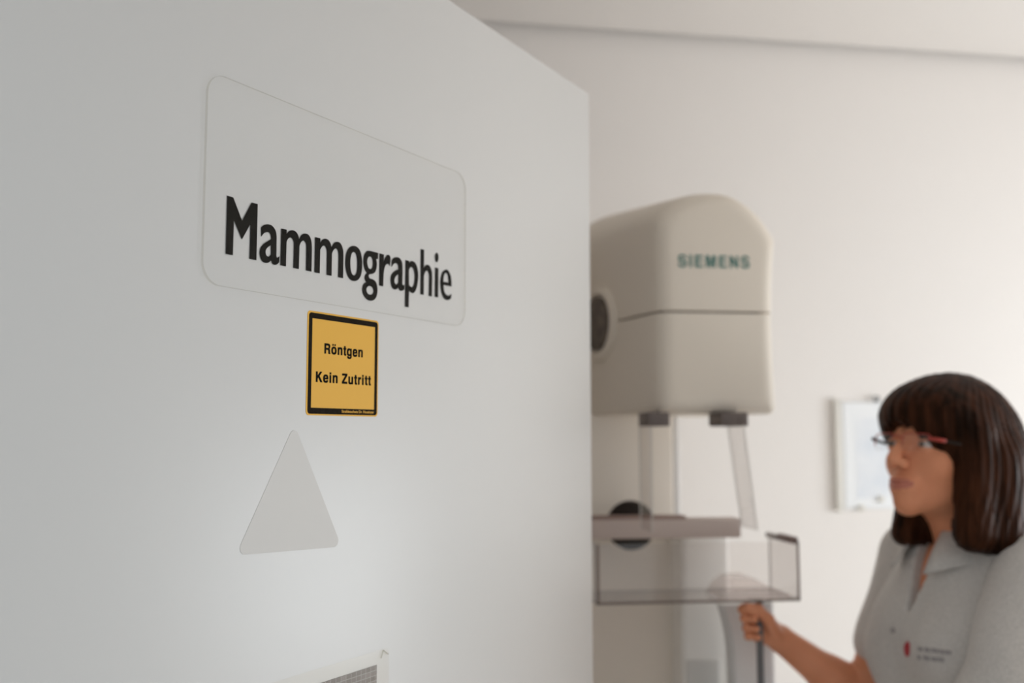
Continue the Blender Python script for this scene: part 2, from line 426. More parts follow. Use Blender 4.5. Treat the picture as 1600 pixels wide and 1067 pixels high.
# sign frame: x runs along the door away from the camera, z up, -y out of the door face
SO = D0 - Vector((DX, DY, 0)) * 0.80 + Vector((0, 0, 1.70))
def on_door(name): return empty(name, SO, DANG)
sign = tag(on_door('door_sign'), 'clear acrylic sign with rounded corners and black word Mammographie on the door', 'sign')
PAN0, PAN1 = -0.0038, -0.0010                    # panel front and back, just off the door
slab('acrylic_panel', rrect(-0.0072, 0.0038, 0.4265, 0.2006, 0.021, 12), PAN0, PAN1, [M_ACR, M_SIGNEDGE], sign, bevel=0.0006)
GLYPHS = [
    ('M', ["22.4,89.9c 29.8,89.7c 41.8,69.6c 53.6,89.6c 61.5,89.8c 61.5,35.0c 52.7,34.9c 52.8,68.8c 42.2,52.0c 31.4,68.7c 31.1,35.1c 22.5,35.0c"]),
    ('a', ["67.1,68.1c 70.9,71.0 76.1,72.6 81.6,72.1 86.0,68.8 88.0,63.6 88.2,56.0 88.3,48.3 88.3,43.5 89.2,41.8 90.8,42.0 92.6,43.6c 92.5,37.7c 89.8,35.3 86.5,34.1 83.3,35.0 81.5,38.1c 78.3,35.4 74.0,34.2 69.4,35.4 66.7,39.3 65.8,43.8 67.5,48.8 71.7,53.0 76.6,56.1 81.0,59.0c 80.2,62.7 78.3,64.7 75.3,64.8 71.1,63.1 67.4,59.1c", "80.9,52.8c 76.8,50.3 74.2,47.5 73.5,44.6 74.5,41.9 76.8,40.8 79.0,41.5 81.2,43.6c"]),
    ('m', ["94.7,71.8c 102.1,71.9c 102.1,67.3c 105.7,71.0 110.5,72.8 115.4,72.1 118.6,69.4 120.7,65.1c 124.0,70.3 128.9,72.7 134.3,72.1 137.8,68.2 139.5,60.5 139.6,34.9c 131.8,35.0c 131.6,57.2 131.1,62.1 129.1,64.5 126.4,65.0 123.3,62.8 120.9,58.6c 120.7,34.8c 113.1,35.0c 113.2,58.2 112.3,62.4 110.0,64.7 107.3,64.9 104.3,63.0 102.2,59.8c 102.1,34.9c 94.6,34.9c"]),
    ('m', ["144.6,71.7c 152.4,71.7c 152.3,66.9c 155.7,70.7 160.1,72.6 165.0,72.0 168.5,68.9 170.3,64.7c 174.0,70.1 178.9,72.4 184.4,71.8 188.2,67.0 189.6,59.9 189.6,34.7c 182.0,34.9c 182.1,56.7 181.5,61.8 179.6,64.6 176.9,65.1 173.7,63.1 171.0,58.7c 170.9,34.8c 163.5,34.8c 163.4,56.9 162.7,61.8 160.5,64.6 157.6,64.9 154.8,63.1 152.4,59.6c 152.3,34.9c 144.7,34.8c"]),
    ('o', ["205.7,72.5 213.1,72.1 218.6,67.6 221.1,59.5 221.5,51.0 219.8,42.7 215.8,37.2 209.8,34.4 203.3,34.7 197.6,38.6 194.2,46.0 193.5,54.2 194.9,62.8 199.3,69.3", "207.1,65.9 210.8,64.8 213.0,59.8 213.5,53.5 213.1,46.6 211.3,42.1 208.4,40.4 204.8,41.2 202.3,45.6 201.3,52.3 201.6,58.6 203.8,64.2"]),
    ('g', ["233.2,71.5 249.7,71.6c 249.3,64.4c 246.2,64.2c 247.5,59.6 246.9,53.6 244.1,48.8 239.3,46.3 234.9,45.4c 233.1,43.8 233.6,41.9 235.5,40.7 239.8,40.4 245.0,38.9 248.0,35.2 249.2,28.8 247.6,22.1 243.7,17.9 237.7,16.0 230.9,16.9 225.3,20.8 222.9,26.1 223.9,31.6 226.7,34.4 229.7,35.8c 227.3,37.9 226.6,41.0 228.2,44.2 230.8,46.3c 227.4,48.8 224.8,53.6 224.1,59.9 225.4,65.5 228.6,69.5", "235.5,65.4 239.0,64.3 240.6,60.2 240.5,55.3 238.7,52.2 235.8,51.1 232.7,52.4 230.6,56.1 230.4,60.9 232.5,64.2", "235.7,32.3 240.0,31.5 242.6,28.6 241.8,25.2 239.3,23.2 235.1,22.5 231.3,23.9 229.4,26.9 230.2,29.7 232.7,31.6"]),
    ('r', ["252.7,71.5c 260.1,71.5c 260.0,61.8c 262.4,67.3 265.5,71.1 268.5,72.4 271.2,71.5 272.5,68.9 271.4,60.1c 269.6,61.6 267.1,61.9 263.6,59.7 261.0,54.5 259.9,46.6 259.4,34.9c 252.8,35.0c"]),
    ('a', ["275.1,66.6c 278.5,70.1 283.6,72.0 289.1,72.0 293.6,69.1 295.6,63.9 295.8,52.6 295.6,43.6 296.2,41.4 297.7,41.0 299.7,42.1c 299.8,36.7c 296.5,34.7 292.9,34.0 289.8,35.2 288.4,37.9c 285.7,35.4 281.5,34.1 277.0,35.6 274.3,40.3 273.7,45.2 275.2,50.4 279.9,54.7 288.1,58.5c 287.6,62.8 285.2,64.8 281.9,64.8 278.3,63.1 275.1,59.6c", "288.2,52.7c 284.0,50.5 280.9,46.7 280.4,43.3 282.0,40.7 284.7,40.3 288.3,42.9c"]),
    ('p', ["302.0,71.5c 308.3,71.3c 308.3,69.0c 312.7,71.8 317.9,71.8 322.6,69.2 325.8,63.7 327.1,55.8 326.0,47.6 323.2,39.7 318.1,34.5 313.3,34.5 308.7,36.4c 308.4,16.3c 301.8,16.4c", "308.3,60.3c 310.9,64.1 314.1,64.9 317.6,63.1 319.8,58.3 320.3,52.6 319.3,46.1 316.6,41.8 313.2,40.7 308.6,43.2c"]),
    ('h', ["332.5,89.5c 338.8,89.4c 338.6,66.9c 341.9,70.7 346.1,72.2 350.7,71.4 354.7,66.6 356.0,59.7 355.7,34.7c 349.8,34.9c 350.1,56.6 349.3,61.8 347.2,64.4 344.4,64.9 341.2,62.4 338.7,57.6c 338.6,34.8c 332.5,34.7c"]),
    ('i', ["362.8,71.4c 369.4,71.4c 369.0,35.1c 362.6,35.1c"]),
    ('i', ["365.7,90.2 368.6,88.3 369.3,84.8 368.5,81.1 366.2,78.3 363.5,79.8 362.4,83.4 363.0,87.4"]),
    ('e', ["386.0,72.1 391.8,70.9 396.2,66.4 398.2,59.4 398.5,52.4c 380.5,52.3c 382.1,45.3 385.7,41.2 391.1,40.1 394.9,41.0 398.1,42.9c 397.8,37.5c 393.3,35.2 387.9,34.2 381.6,36.2 376.7,42.2 374.5,51.5 375.0,59.9 378.5,67.6", "380.3,56.2c 381.3,63.2 384.4,67.5 387.6,67.7 390.8,65.1 392.4,56.4c"]),
]
for ch, cs in GLYPHS:
    g = flat_glyph('letter', [smooth_contour(c) for c in cs], 0.0004, M_BLACK, sign)
    g.location = (0, PAN1 + 0.0005, 0)          # printed on the back of the panel

st = tag(on_door('warning_sticker'), 'yellow sticker with black border reading Röntgen Kein Zutritt below the acrylic sign', 'sticker')
slab('yellow_foil', rrect(0.1356, -0.1123, 0.2526, -0.0053, 0.0042, 6), -0.0004, 0, M_YELLOW, st)
def ring(name, outer, inner, y0, y1, m, parent):
    bm = bmesh.new(); n = len(outer)
    V4 = [[bm.verts.new((p[0], y, p[1])) for p in loop] for loop in (outer, inner) for y in (y0, y1)]
    of, ob, inf, inb = V4
    for k in range(n):
        j = (k + 1) % n
        bm.faces.new((of[k], of[j], inf[j], inf[k])); bm.faces.new((of[k], ob[k], ob[j], of[j])); bm.faces.new((inf[k], inf[j], inb[j], inb[k]))
    bmesh.ops.recalc_face_normals(bm, faces=bm.faces)
    return link_bm(name, bm, m, parent)
ring('border', rrect(0.1378, -0.1108, 0.2508, -0.0071, 0.0035, 6), rrect(0.1428, -0.1046, 0.2462, -0.0128, 0.0003, 6), -0.0006, -0.0003, M_BLACKFOIL, st)
GROT = {   # bold grotesque letters, 1000 units to the em: advance, outlines
 'R': (722, ["76,0c 76,718c 430,718c 550,700 630,640 650,530 625,430 545,365c 605,335 630,270 632,180 638,80 668,22c 668,0c 503,0c 488,60 486,160 475,240 440,276 385,283c 226,283c 226,0c", "226,400c 226,596c 400,596c 470,585 500,550 502,498 495,440 455,408 395,400c"]),
 'ö': (611, ["305,546 415,528 510,470 560,380 576,266 560,152 510,62 415,4 305,-14 195,4 100,62 50,152 34,266 50,380 100,470 195,528", "305,432 365,415 410,365 430,266 410,167 365,117 305,100 245,117 200,167 180,266 200,365 245,415", "146,622c 146,725c 240,725c 240,622c", "370,622c 370,725c 464,725c 464,622c"]),
 'n': (611, ["67,0c 67,532c 200,532c 200,455c 240,520 300,546 370,546 470,535 535,470 547,360 547,180c 547,0c 407,0c 407,180c 407,320 400,395 370,425 325,430 260,420 215,370 207,290 207,180c 207,0c"]),
 't': (333, ["100,674c 240,674c 240,532c 316,532c 316,438c 240,438c 240,200c 241,130 255,105 280,100 316,102c 316,0c 270,-8 210,-8 150,2 110,40 100,110 100,438c 24,438c 24,532c 100,532c"]),
 'g': (611, ["415,532c 548,532c 548,100c 544,-70 480,-170 380,-215 270,-218 160,-200 90,-140 70,-52c 215,-52c 230,-95 270,-112 320,-112 380,-95 405,-45 408,70c 370,15 310,-5 250,-3 130,20 55,120 40,265 55,410 130,515 245,546 320,543 375,510 415,450c", "298,432 365,410 405,350 415,268 405,180 365,125 298,105 230,125 190,180 180,268 190,350 230,410"]),
 'e': (556, ["528,229c 180,229c 190,150 225,105 285,98 340,105 375,150c 518,150c 480,55 400,-5 285,-14 150,0 55,90 30,262 50,420 145,530 285,546 420,525 505,420 528,260", "383,320c 370,390 335,430 282,434 225,428 190,390 180,320c"]),
 'K': (722, ["70,0c 70,718c 218,718c 218,420c 485,718c 670,718c 405,438c 700,0c 520,0c 305,330c 218,240c 218,0c"]),
 'i': (278, ["70,0c 70,532c 210,532c 210,0c", "70,600c 70,718c 210,718c 210,600c"]),
 'Z': (611, ["30,0c 30,120c 395,592c 50,592c 50,718c 580,718c 580,600c 215,126c 580,126c 580,0c"]),
 'r': (389, ["67,0c 67,532c 200,532c 200,440c 240,510 290,545 373,544c 373,402c 290,402 225,370 207,280 207,180c 207,0c"]),
 ' ': (278, [])}
GROT['u'] = (611, [' '.join('%d,%d%s' % (611 - float(t.rstrip('c').split(',')[0]), 532 - float(t.rstrip('c').split(',')[1]), 'c' if t.endswith('c') else '') for t in GROT['n'][1][0].split())])
GROT['I'] = (278, ["64,0c 64,718c 212,718c 212,0c"])
GROT['E'] = (667, ["73,0c 73,718c 607,718c 607,590c 221,590c 221,437c 575,437c 575,314c 221,314c 221,128c 620,128c 620,0c"])
GROT['M'] = (833, ["70,0c 70,718c 285,718c 415,230c 545,718c 760,718c 760,0c 625,0c 625,560c 480,0c 350,0c 205,560c 205,0c"])
GROT['N'] = (722, ["70,0c 70,718c 222,718c 500,240c 500,718c 645,718c 645,0c 495,0c 215,485c 215,0c"])
GROT['S'] = (667, ["35,220c 180,220c 195,140 260,105 345,105 430,110 485,145 485,205 450,255 330,285 190,320 80,380 50,500 75,620 170,710 330,732 480,715 580,640 610,500c 465,500c 450,580 400,615 325,618 235,610 190,570 190,515 230,465 340,435 490,395 590,340 630,215 600,95 500,5 345,-14 190,0 75,80"])
def grot_text(body, x0, x1, base, cap, depth, m, parent, wide=1.03, bold=0.0):
    sc = cap / 718; k_ = sc * wide
    nat = sum(GROT[ch][0] for ch in body) * k_ - 110 * k_
    track = ((x1 - x0) - nat) / (len(body) - 1); x = x0 - 60 * k_; cons = []
    for ch in body:
        for c_ in GROT[ch][1]:
            cons.append([Vector((x + q.x * k_, base + q.y * sc)) for q in smooth_contour(c_, 5, 1.0)])
        x += GROT[ch][0] * k_ + track
    return flat_glyph('lettering', cons, depth, m, parent, bold)
for body, x0, x1, base, cap in (('Röntgen', 0.1620, 0.2250, -0.0478, 0.0104), ('Kein Zutritt', 0.1497, 0.2391, -0.0779, 0.0105)):
    grot_text(body, x0, x1, base, cap, 0.0002, M_BLACK, st, 1.03, 0.00022).location = (0, -0.00045, 0)
t = text_mesh('fine_print', 'Strahlenschutz Dr. Heusinger', 0.1908, 0.2455, -0.1088, 0.0030, 0.0002, 0.015, M_YELLOW, st, 1.02); t.location = (0, -0.0007, 0)
t['label'] = 'tiny yellow fine print'

def rtri(P, r, n=6):
    out = []
    for i in range(3):
        p = Vector(P[i]); a = (Vector(P[i - 1]) - p).normalized(); b = (Vector(P[(i + 1) % 3]) - p).normalized()
        half = a.angle(b) / 2; c = p + (a + b).normalized() * r / math.sin(half)
        t = r / math.tan(half); s = p + a * t; e = p + b * t
        a0 = math.atan2(*(s - c).yx); a1 = math.atan2(*(e - c).yx)
        while a1 - a0 > PI: a1 -= 2 * PI
        while a1 - a0 < -PI: a1 += 2 * PI
        out += [(c.x + r * math.cos(a0 + (a1 - a0) * k / n), c.y + r * math.sin(a0 + (a1 - a0) * k / n)) for k in range(n + 1)]
    return out
tri = slab('triangle_sticker', rtri([(0.1195, -0.1215), (0.0450, -0.2425), (0.1945, -0.2490)], 0.0065), -0.0003, 0, M_TRI)
tri.location = SO; tri.rotation_euler = (0, 0, DANG)
tag(tri, 'blank pale grey rounded triangle sticker on the door under the yellow sticker', 'sticker')

# printed notice in a clear pocket, only its top corner is in view
pk = tag(on_door('notice_pocket'), 'clear pocket holding a grey photo print, low on the door at the picture bottom', 'notice')
slab('pocket_film', rrect(-0.03, -0.62, 0.277, -0.367, 0.006, 5), -0.0016, -0.0010, [M_PAPERCLEAR, M_PAPERCLEAR], pk)
m = mat('photo_print', (0.20, 0.18, 0.17), 0.5)
nt = m.node_tree; bk = nt.nodes.new('ShaderNodeTexBrick'); tcn = nt.nodes.new('ShaderNodeTexCoord'); mp = nt.nodes.new('ShaderNodeMapping')
mp.inputs['Rotation'].default_value = (PI / 2, 0, 0)
nt.links.new(tcn.outputs['Object'], mp.inputs[0]); nt.links.new(mp.outputs[0], bk.inputs['Vector'])
bk.inputs['Scale'].default_value = 55; bk.inputs['Color1'].default_value = (0.19, 0.165, 0.15, 1); bk.inputs['Color2'].default_value = (0.27, 0.235, 0.22, 1)
bk.inputs['Mortar'].default_value = (0.42, 0.40, 0.37, 1); bk.inputs['Mortar Size'].default_value = 0.018; bk.offset = 0.0
bk.inputs['Brick Width'].default_value = 0.45; bk.inputs['Row Height'].default_value = 0.3
nt.links.new(bk.outputs[0], nt.nodes['Principled BSDF'].inputs['Base Color'])
slab('photo_print', [(0.0, -0.60), (0.2555, -0.60), (0.2562, -0.3822), (0.0, -0.3822)], -0.0009, -0.0003, m, pk)
bm = bmesh.new()
add_tube(bm, [(0.262, -0.0018, -0.376), (0.266, -0.0019, -0.368), (0.275, -0.0018, -0.374)], 0.0008, 6)
link_bm('torn_tape', bm, M_SIGNEDGE, pk)

# ------------------------------------------------------------------ mammography unit
MA = math.radians(7)
MO = Vector((0.388, 1.90, 0))
mach = tag(empty('mammography_unit', MO, MA), 'beige mammography machine with arched head, teal lettering and clear paddle, beside the open door', 'medical machine')
def ml(p):                                       # world to machine frame
    d = Vector(p) - MO; c, s = math.cos(MA), math.sin(MA)
    return Vector((d.x * c + d.y * s, -d.x * s + d.y * c, d.z))
def mp(X, Y, d): return ml(at(X, Y, d))

HB = 1.606; SEAM = 1.801                        # bottom and seam heights of the head
def section(l, r, zs, zp, ins=0.0):
    """outline of the head across its width: flat bottom, nearly straight sides, arched top"""
    pts = []; zb = HB; zl = zs + 0.028
    for k in range(7): a = PI / 2 * k / 6; pts.append((r - 0.012 + 0.012 * math.sin(a), zb + 0.012 - 0.012 * math.cos(a)))
    for k in range(1, 13):
        t = k / 12; z = zb + 0.012 + (zs - zb - 0.012) * t
        pts.append((r - 0.004 * math.sin(PI * min(1, t * 1.1)) + 0.006 * t ** 8, z))
    n = 26; rr = r + 0.006
    for k in range(1, n):
        t = -1 + 2 * k / n; t = math.copysign(1 - (1 - abs(t)) ** 1.6, t) if abs(t) > 0.5 else t * (1 - 0.5 ** 1.6) / 0.5
        c = (l + rr) / 2; hw = (rr - l) / 2
        zq = zs if t < 0 else zl
        e = 2.1 if t < 0 else 2.3
        pts.append((c - t * hw, zq + (zp - zq) * (1 - abs(t) ** e) ** (0.85 if t < 0 else 0.62)))
    for k in range(0, 12):
        t = 1 - k / 12; pts.append((l, zb + 0.012 + (zl - zb - 0.012) * t))
    for k in range(7): a = PI / 2 * k / 6; pts.append((l + 0.012 - 0.012 * math.cos(a), zb + 0.012 - 0.012 * math.sin(a)))
    if ins:
        cx, cz = (l + r) / 2, (zb + zp) / 2
        pts = [(cx + (x - cx) * (1 - ins / (r - cx)), cz + (z - cz) * (1 - ins / (zp - cz))) for x, z in pts]
    return pts
def head_bm():
    bm = bmesh.new(); rows = []
    R_ = 0.127
    data = [(0.0, 0.030, 0), (0.0012, 0.020, 0), (0.005, 0.0115, 0), (0.011, 0.0055, 0), (0.020, 0.0015, 0), (0.032, 0, 0)]
    for y, ins, _ in data: rows.append((y, section(-0.107 - 0.24 * y, R_, 1.945, 2.036 + 0.11 * y, ins)))
    for y in (0.08, 0.16, 0.24, 0.32, 0.40): rows.append((y, section(-0.107 - 0.24 * y, R_ - 0.02 * y, 1.945 + 0.04 * y, 2.036 + 0.12 * y, 0)))
    rows.append((0.425, section(-0.209, 0.097, 1.96, 2.085, 0.03)))
    vr = [[bm.verts.new((x, y, z)) for x, z in pts] for y, pts in rows]
    for a, b in zip(vr, vr[1:]):
        n = len(a)
        for k in range(n): j = (k + 1) % n; bm.faces.new((a[k], a[j], b[j], b[k]))
    bm.faces.new(vr[0][::-1]); bm.faces.new(vr[-1])
    bmesh.ops.recalc_face_normals(bm, faces=bm.faces)
    return bm
for nm, z, upper in (('upper_shell', SEAM + 0.0022, True), ('lower_shell', SEAM - 0.0022, False)):
    bm = head_bm()
    r = bmesh.ops.bisect_plane(bm, geom=bm.verts[:] + bm.edges[:] + bm.faces[:], plane_co=(0, 0, z), plane_no=(0, 0, 1), clear_inner=upper, clear_outer=not upper)
    bmesh.ops.holes_fill(bm, edges=[e for e in bm.edges if e.is_boundary])
    autosmooth(link_bm(nm, bm, M_SHELL, mach), 40)
box('seam_core', (-0.095, 0.012, SEAM - 0.01), (0.100, 0.38, SEAM + 0.01), M_SHELLDARK, mach, bevel=0.01)
# round cap on the left cheek of the head
tt = 0.255; hn = Vector((-0.972, -0.233, 0)); hc = Vector((-0.107 - 0.24 * tt, tt, 0)); hc.z = mp(940, 505, 2.12).z
zax = hn; xax = Vector((0, 0, 1)).cross(zax).normalized(); yax = zax.cross(xax)
HM = Matrix.Translation(hc) @ Matrix((xax, yax, zax)).transposed().to_4x4()
bm = bmesh.new(); add_lathe(bm, [(0.0, -0.02), (0.082, -0.02), (0.082, 0.004), (0.078, 0.009), (0.066, 0.011), (0.061, 0.004), (0, 0.004)], HM, 48)
autosmooth(link_bm('cap_ring', bm, M_SHELL, mach), 40)
bm = bmesh.new(); add_lathe(bm, [(0.0, 0.002), (0.058, 0.002), (0.058, 0.010), (0.052, 0.014), (0.0, 0.016)], HM, 48)
autosmooth(link_bm('cap_disc', bm, M_HUB, mach), 40)
# lettering on the head
tl = grot_text('SIEMENS', mp(1058, 408, 1.9).x, mp(1170, 408, 1.91).x, mp(1110, 418, 1.9).z, 0.0235, 0.0006, M_TEAL, mach, 0.86)
tl.location = (0, -0.0004, 0)
# clips under the head and the clear face shield wings hanging from them
for X0, X1, ya in ((1001, 1034, 0.005), (1116, 1158, 0.005)):
    a = mp(X0, 668, 1.90); b = mp(X1, 650, 1.90)
    bm = bmesh.new(); add_box(bm, (a.x, -0.045, a.z + 0.002), (b.x, 0.035, HB + 0.002), 0.003)
    for k in (0.3, 0.7): add_lathe(bm, [(0, 0), (0.004, 0), (0.004, 0.003), (0, 0.003)], Matrix.Translation((a.x + (b.x - a.x) * k, -0.045, a.z + 0.012)) @ Matrix.Rotation(PI / 2, 4, 'X'), 14)
    autosmooth(link_bm('shield_clip', bm, M_CLIP, mach), 40)
def wing(name, nt_, ft, nb, fb, th=0.0025):
    """sheet between a near edge (top, bottom) and a far edge (top, bottom); rim gets the edge material"""
    nt_, ft, nb, fb = map(Vector, (nt_, ft, nb, fb)); nrm = (ft - nt_).cross(nb - nt_).normalized() * th
    vs = []
    for off in (Vector((0, 0, 0)), nrm): vs += [p + off for p in (nt_, ft, fb, nb)]
    fs = [(0, 1, 2, 3), (7, 6, 5, 4), (0, 4, 5, 1), (1, 5, 6, 2), (2, 6, 7, 3), (3, 7, 4, 0)]
    return link_mesh(name, vs, fs, [M_PC, M_ACREDGE], mach, midx=[0, 0, 1, 1, 1, 1])
wing('face_shield', mp(1019, 664, 1.86), mp(1000, 664, 1.93), mp(1020, 832, 1.87), mp(1002, 826, 1.94))
wing('face_shield', mp(1163, 664, 1.86), mp(1138, 664, 1.93), mp(1184, 828, 1.87), mp(1160, 822, 1.94))

# column behind the head
cr = mp(1058, 900, 2.20); cl = cr.x - 0.27
box('column', (cl, cr.y, 0.02), (cr.x - 0.004, cr.y + 0.20, 1.98), M_COL, mach, bevel=0.006)
box('column_edge_strip', (cr.x - 0.004, cr.y + 0.004, 0.03), (cr.x + 0.012, cr.y + 0.19, 1.90), M_COLGLINT, mach, bevel=0.003)  # pale strip paints the light caught along the column's rounded right edge
box('base_plate', (cl - 0.08, cr.y - 0.35, 0), (cr.x + 0.16, cr.y + 0.21, 0.03), M_COL, mach, bevel=0.006)
# lower arm with its cover panels, below and behind the paddle
a = mp(1064, 842, 2.12); b = mp(1144, 842, 2.12)
box('lower_arm', (a.x, a.y, 0.45), (b.x, a.y + 0.16, a.z + 0.012), mat('arm_enamel', (0.93, 0.90, 0.86), 0.6), mach, bevel=0.012, seg=3)
pa = mp(1075, 1033, 2.11); pb = mp(1128, 1033, 2.11)
box('arm_panel', (pa.x, a.y - 0.006, 0.75), (pb.x, a.y + 0.02, pa.z), mat('arm_panel_enamel', (0.70, 0.68, 0.65), 0.45), mach, bevel=0.003)
# grey curved side cover: its left edge swings out towards the top
bm = bmesh.new(); L_ = []; 
for Y, X0 in ((946, 1126), (960, 1131), (975, 1135), (995, 1139), (1020, 1142), (1067, 1144), (1300, 1146), (1500, 1146)):
    p = mp(X0, Y, 2.0); q = mp(1190, Y, 2.0); L_.append((p.x, q.x, p.y, p.z))
rows = []
for px, qx, y, z in L_:
    rows.append([bm.verts.new(v) for v in ((px, y + 0.01, z), (px + 0.008, y, z), (qx, y, z), (qx, y + 0.03, z), (px, y + 0.03, z))])
for r0, r1 in zip(rows, rows[1:]):
    for k in range(5): j = (k + 1) % 5; bm.faces.new((r0[k], r0[j], r1[j], r1[k]))
bm.faces.new(rows[0][::-1]); bm.faces.new(rows[-1]); bmesh.ops.recalc_face_normals(bm, faces=bm.faces)
autosmooth(link_bm('side_cover', bm, M_GREYPANEL, mach), 30)
p = mp(1192, 1000, 2.03); q = mp(1211, 1000, 2.03)
box('side_strip', (p.x, L_[0][2] + 0.02, 0.6), (q.x, L_[0][2] + 0.10, mp(1200, 946, 2.0).z), mat('side_strip_grey', (0.58, 0.58, 0.58), 0.5), mach, bevel=0.003)

# bar that carries the paddle, black knob behind it
ba = mp(905, 840, 2.0); bb = mp(1158, 810, 2.0)
M_BAR = mat('paddle_bar_brown_grey', (0.58, 0.48, 0.435), 0.5)
box('paddle_bar', (ba.x, bb.y, ba.z), (bb.x, bb.y + 0.045, bb.z), M_BAR, mach, bevel=0.003)
box('bar_ridge', (ba.x, bb.y + 0.006, bb.z - 0.001), (bb.x - 0.11, bb.y + 0.04, bb.z + 0.006), mat('bar_ridge_brown', (0.30, 0.20, 0.17), 0.5), mach, bevel=0.002)
kc = mp(987, 821, 2.07)
bm = bmesh.new(); add_lathe(bm, [(0, -0.012), (0.034, -0.012), (0.044, -0.008), (0.050, 0.0), (0.050, 0.016), (0.044, 0.022), (0, 0.022)], Matrix.Translation(kc) @ Matrix.Rotation(-PI / 2, 4, 'X'), 40)
add_tube(bm, [kc + Vector((0, 0.015, 0)), kc + Vector((0, 0.10, 0))], 0.012)
autosmooth(link_bm('black_knob', bm, M_DARKPL, mach), 40)
# the paddle itself: clear tray with high walls
f0 = mp(929, 943, 1.835); f1 = mp(1248, 842, 1.835)
fz0 = f0.z; fz1 = f1.z - 0.008; fy = mp(1090, 900, 1.84).y; by = bb.y - 0.002
pad = empty('compression_paddle', (0, 0, 0), 0, mach)
T = 0.003; fx0, fx1 = f0.x, f1.x + 0.012
def sheet(name, p0, p1):
    bm = bmesh.new(); add_box(bm, p0, p1)
    ax = min(range(3), key=lambda i: abs(p1[i] - p0[i]))
    for f in bm.faces:
        f.normal_update(); f.material_index = 0 if abs(f.normal[ax]) > 0.9 else 1
    return link_bm(name, bm, [M_PC, M_PCEDGE], pad)
sheet('front_wall', (fx0, fy, fz0), (fx1, fy + T, fz1))
sheet('side_wall', (fx1 - T, fy + T, fz0), (fx1, by, fz1))
sheet('side_wall', (fx0, fy + T, fz0), (fx0 + T, by, fz1))
sheet('bottom_plate', (fx0 + T, fy + T, fz0), (fx1 - T, by, fz0 + T))
bm = bmesh.new()                                  # thicker moulded edges round the front wall
for p0, p1 in (((fx0, fy - 0.001, fz0), (fx1, fy + 0.004, fz0 + 0.005)), ((fx1 - 0.004, fy - 0.001, fz0), (fx1, fy + 0.004, fz1)), ((fx0, fy - 0.001, fz0), (fx0 + 0.006, fy + 0.004, fz1))):
    add_box(bm, p0, p1, 0.001)
link_bm('moulded_edge', bm, clear('edge_smoky', (0.74, 0.69, 0.67), 0.6, 0.2), pad)
box('edge_pad', (fx1 - 0.008, fy + 0.012, fz1 - 0.006), (fx1 + 0.004, by - 0.055, fz1 + 0.007), mat('edge_pad_brown', (0.24, 0.16, 0.145), 0.5), pad, bevel=0.002)
box('edge_pad', (fx1 - 0.010, by - 0.055, fz1 - 0.006), (fx1 + 0.001, by, fz1 + 0.004), M_PCEDGE, pad, bevel=0.002)
# curved compression plate inside the tray
q0 = [mp(X, Y, 1.87) for X, Y in ((1122, 936), (1135, 915), (1150, 905), (1178, 904), (1200, 915), (1238, 930), (1240, 936))]
bm = bmesh.new(); rows = [[bm.verts.new((p.x, fy + dy, max(p.z, fz0 + 0.004) if 0 < i < 6 else fz0 + 0.004)) for i, p in enumerate(q0)] for dy in (0.02, 0.10)]
bm.faces.new(rows[0]); bm.faces.new(rows[1][::-1])
for i in range(7): j = (i + 1) % 7; bm.faces.new((rows[0][i], rows[1][i], rows[1][j], rows[0][j]))
bmesh.ops.recalc_face_normals(bm, faces=bm.faces)
link_bm('compression_plate', bm, clear('plate_milky', (0.90, 0.865, 0.855), 0.6, 0.3), pad)
# the grip the operator holds: a grey upright rod
GR = at(1187, 985, 1.885)
gm = ml(GR)
bm = bmesh.new(); add_tube(bm, [(gm.x, gm.y, fz0 - 0.002), (gm.x, gm.y, 1.16), (gm.x, gm.y, 0.95), (gm.x, gm.y, 0.72)], 0.0065, 16)
link_bm('grip_rod', bm, mat('rod_grey', (0.14, 0.14, 0.145), 0.4), mach, True)

# ------------------------------------------------------------------ notice on the back wall
def on_back(X, Y):
    r = at(X, Y, 1.0) - Vector((0, 0, EYE)); t = BACK / r.dot(V); p = r * t
    return p.dot(U), EYE + p.z
nu0, nz1 = on_back(1299, 624); _, nz0 = on_back(1299, 799)
nu1 = nu0 + 0.215
note = tag(empty('wall_notice', room(nu0, BACK, nz0), RA), 'pale paper notice in a holder on the back wall beside the woman', 'notice')
H_ = nz1 - nz0; W_ = nu1 - nu0
box('backing', (0.006, -0.006, 0.004), (W_, -0.001, H_ - 0.006), mat('backing_white', (0.80, 0.80, 0.80), 0.5), note, bevel=0.001)
box('holder_edge', (0, -0.016, 0), (0.020, -0.001, H_), M_FRAMEPALE, note, bevel=0.003)
box('paper', (0.030, -0.009, 0.010), (W_ - 0.006, -0.0062, H_ - 0.008), M_PAPER, note)
box('printed_area', (0.062, -0.0096, 0.035), (W_ - 0.02, -0.0091, H_ - 0.05), M_PAPERBLUE, note)
for X, Y in ((1366, 624), (1343, 794), (1373, 780)):
    cu_, cz_ = on_back(X, Y); cu_ -= nu0; cz_ -= nz0
    bm = bmesh.new(); add_box(bm, (cu_ - 0.008, -0.016, cz_ - 0.007), (cu_ + 0.008, -0.0095, cz_ + 0.009), 0.002)
    add_tube(bm, [(cu_ - 0.005, -0.014, cz_ + 0.006), (cu_, -0.018, cz_ - 0.004), (cu_ + 0.005, -0.014, cz_ + 0.006)], 0.0012, 6)
    link_bm('clip', bm, M_CLIPGREY if Y < 700 else M_FRAMEPALE, note)

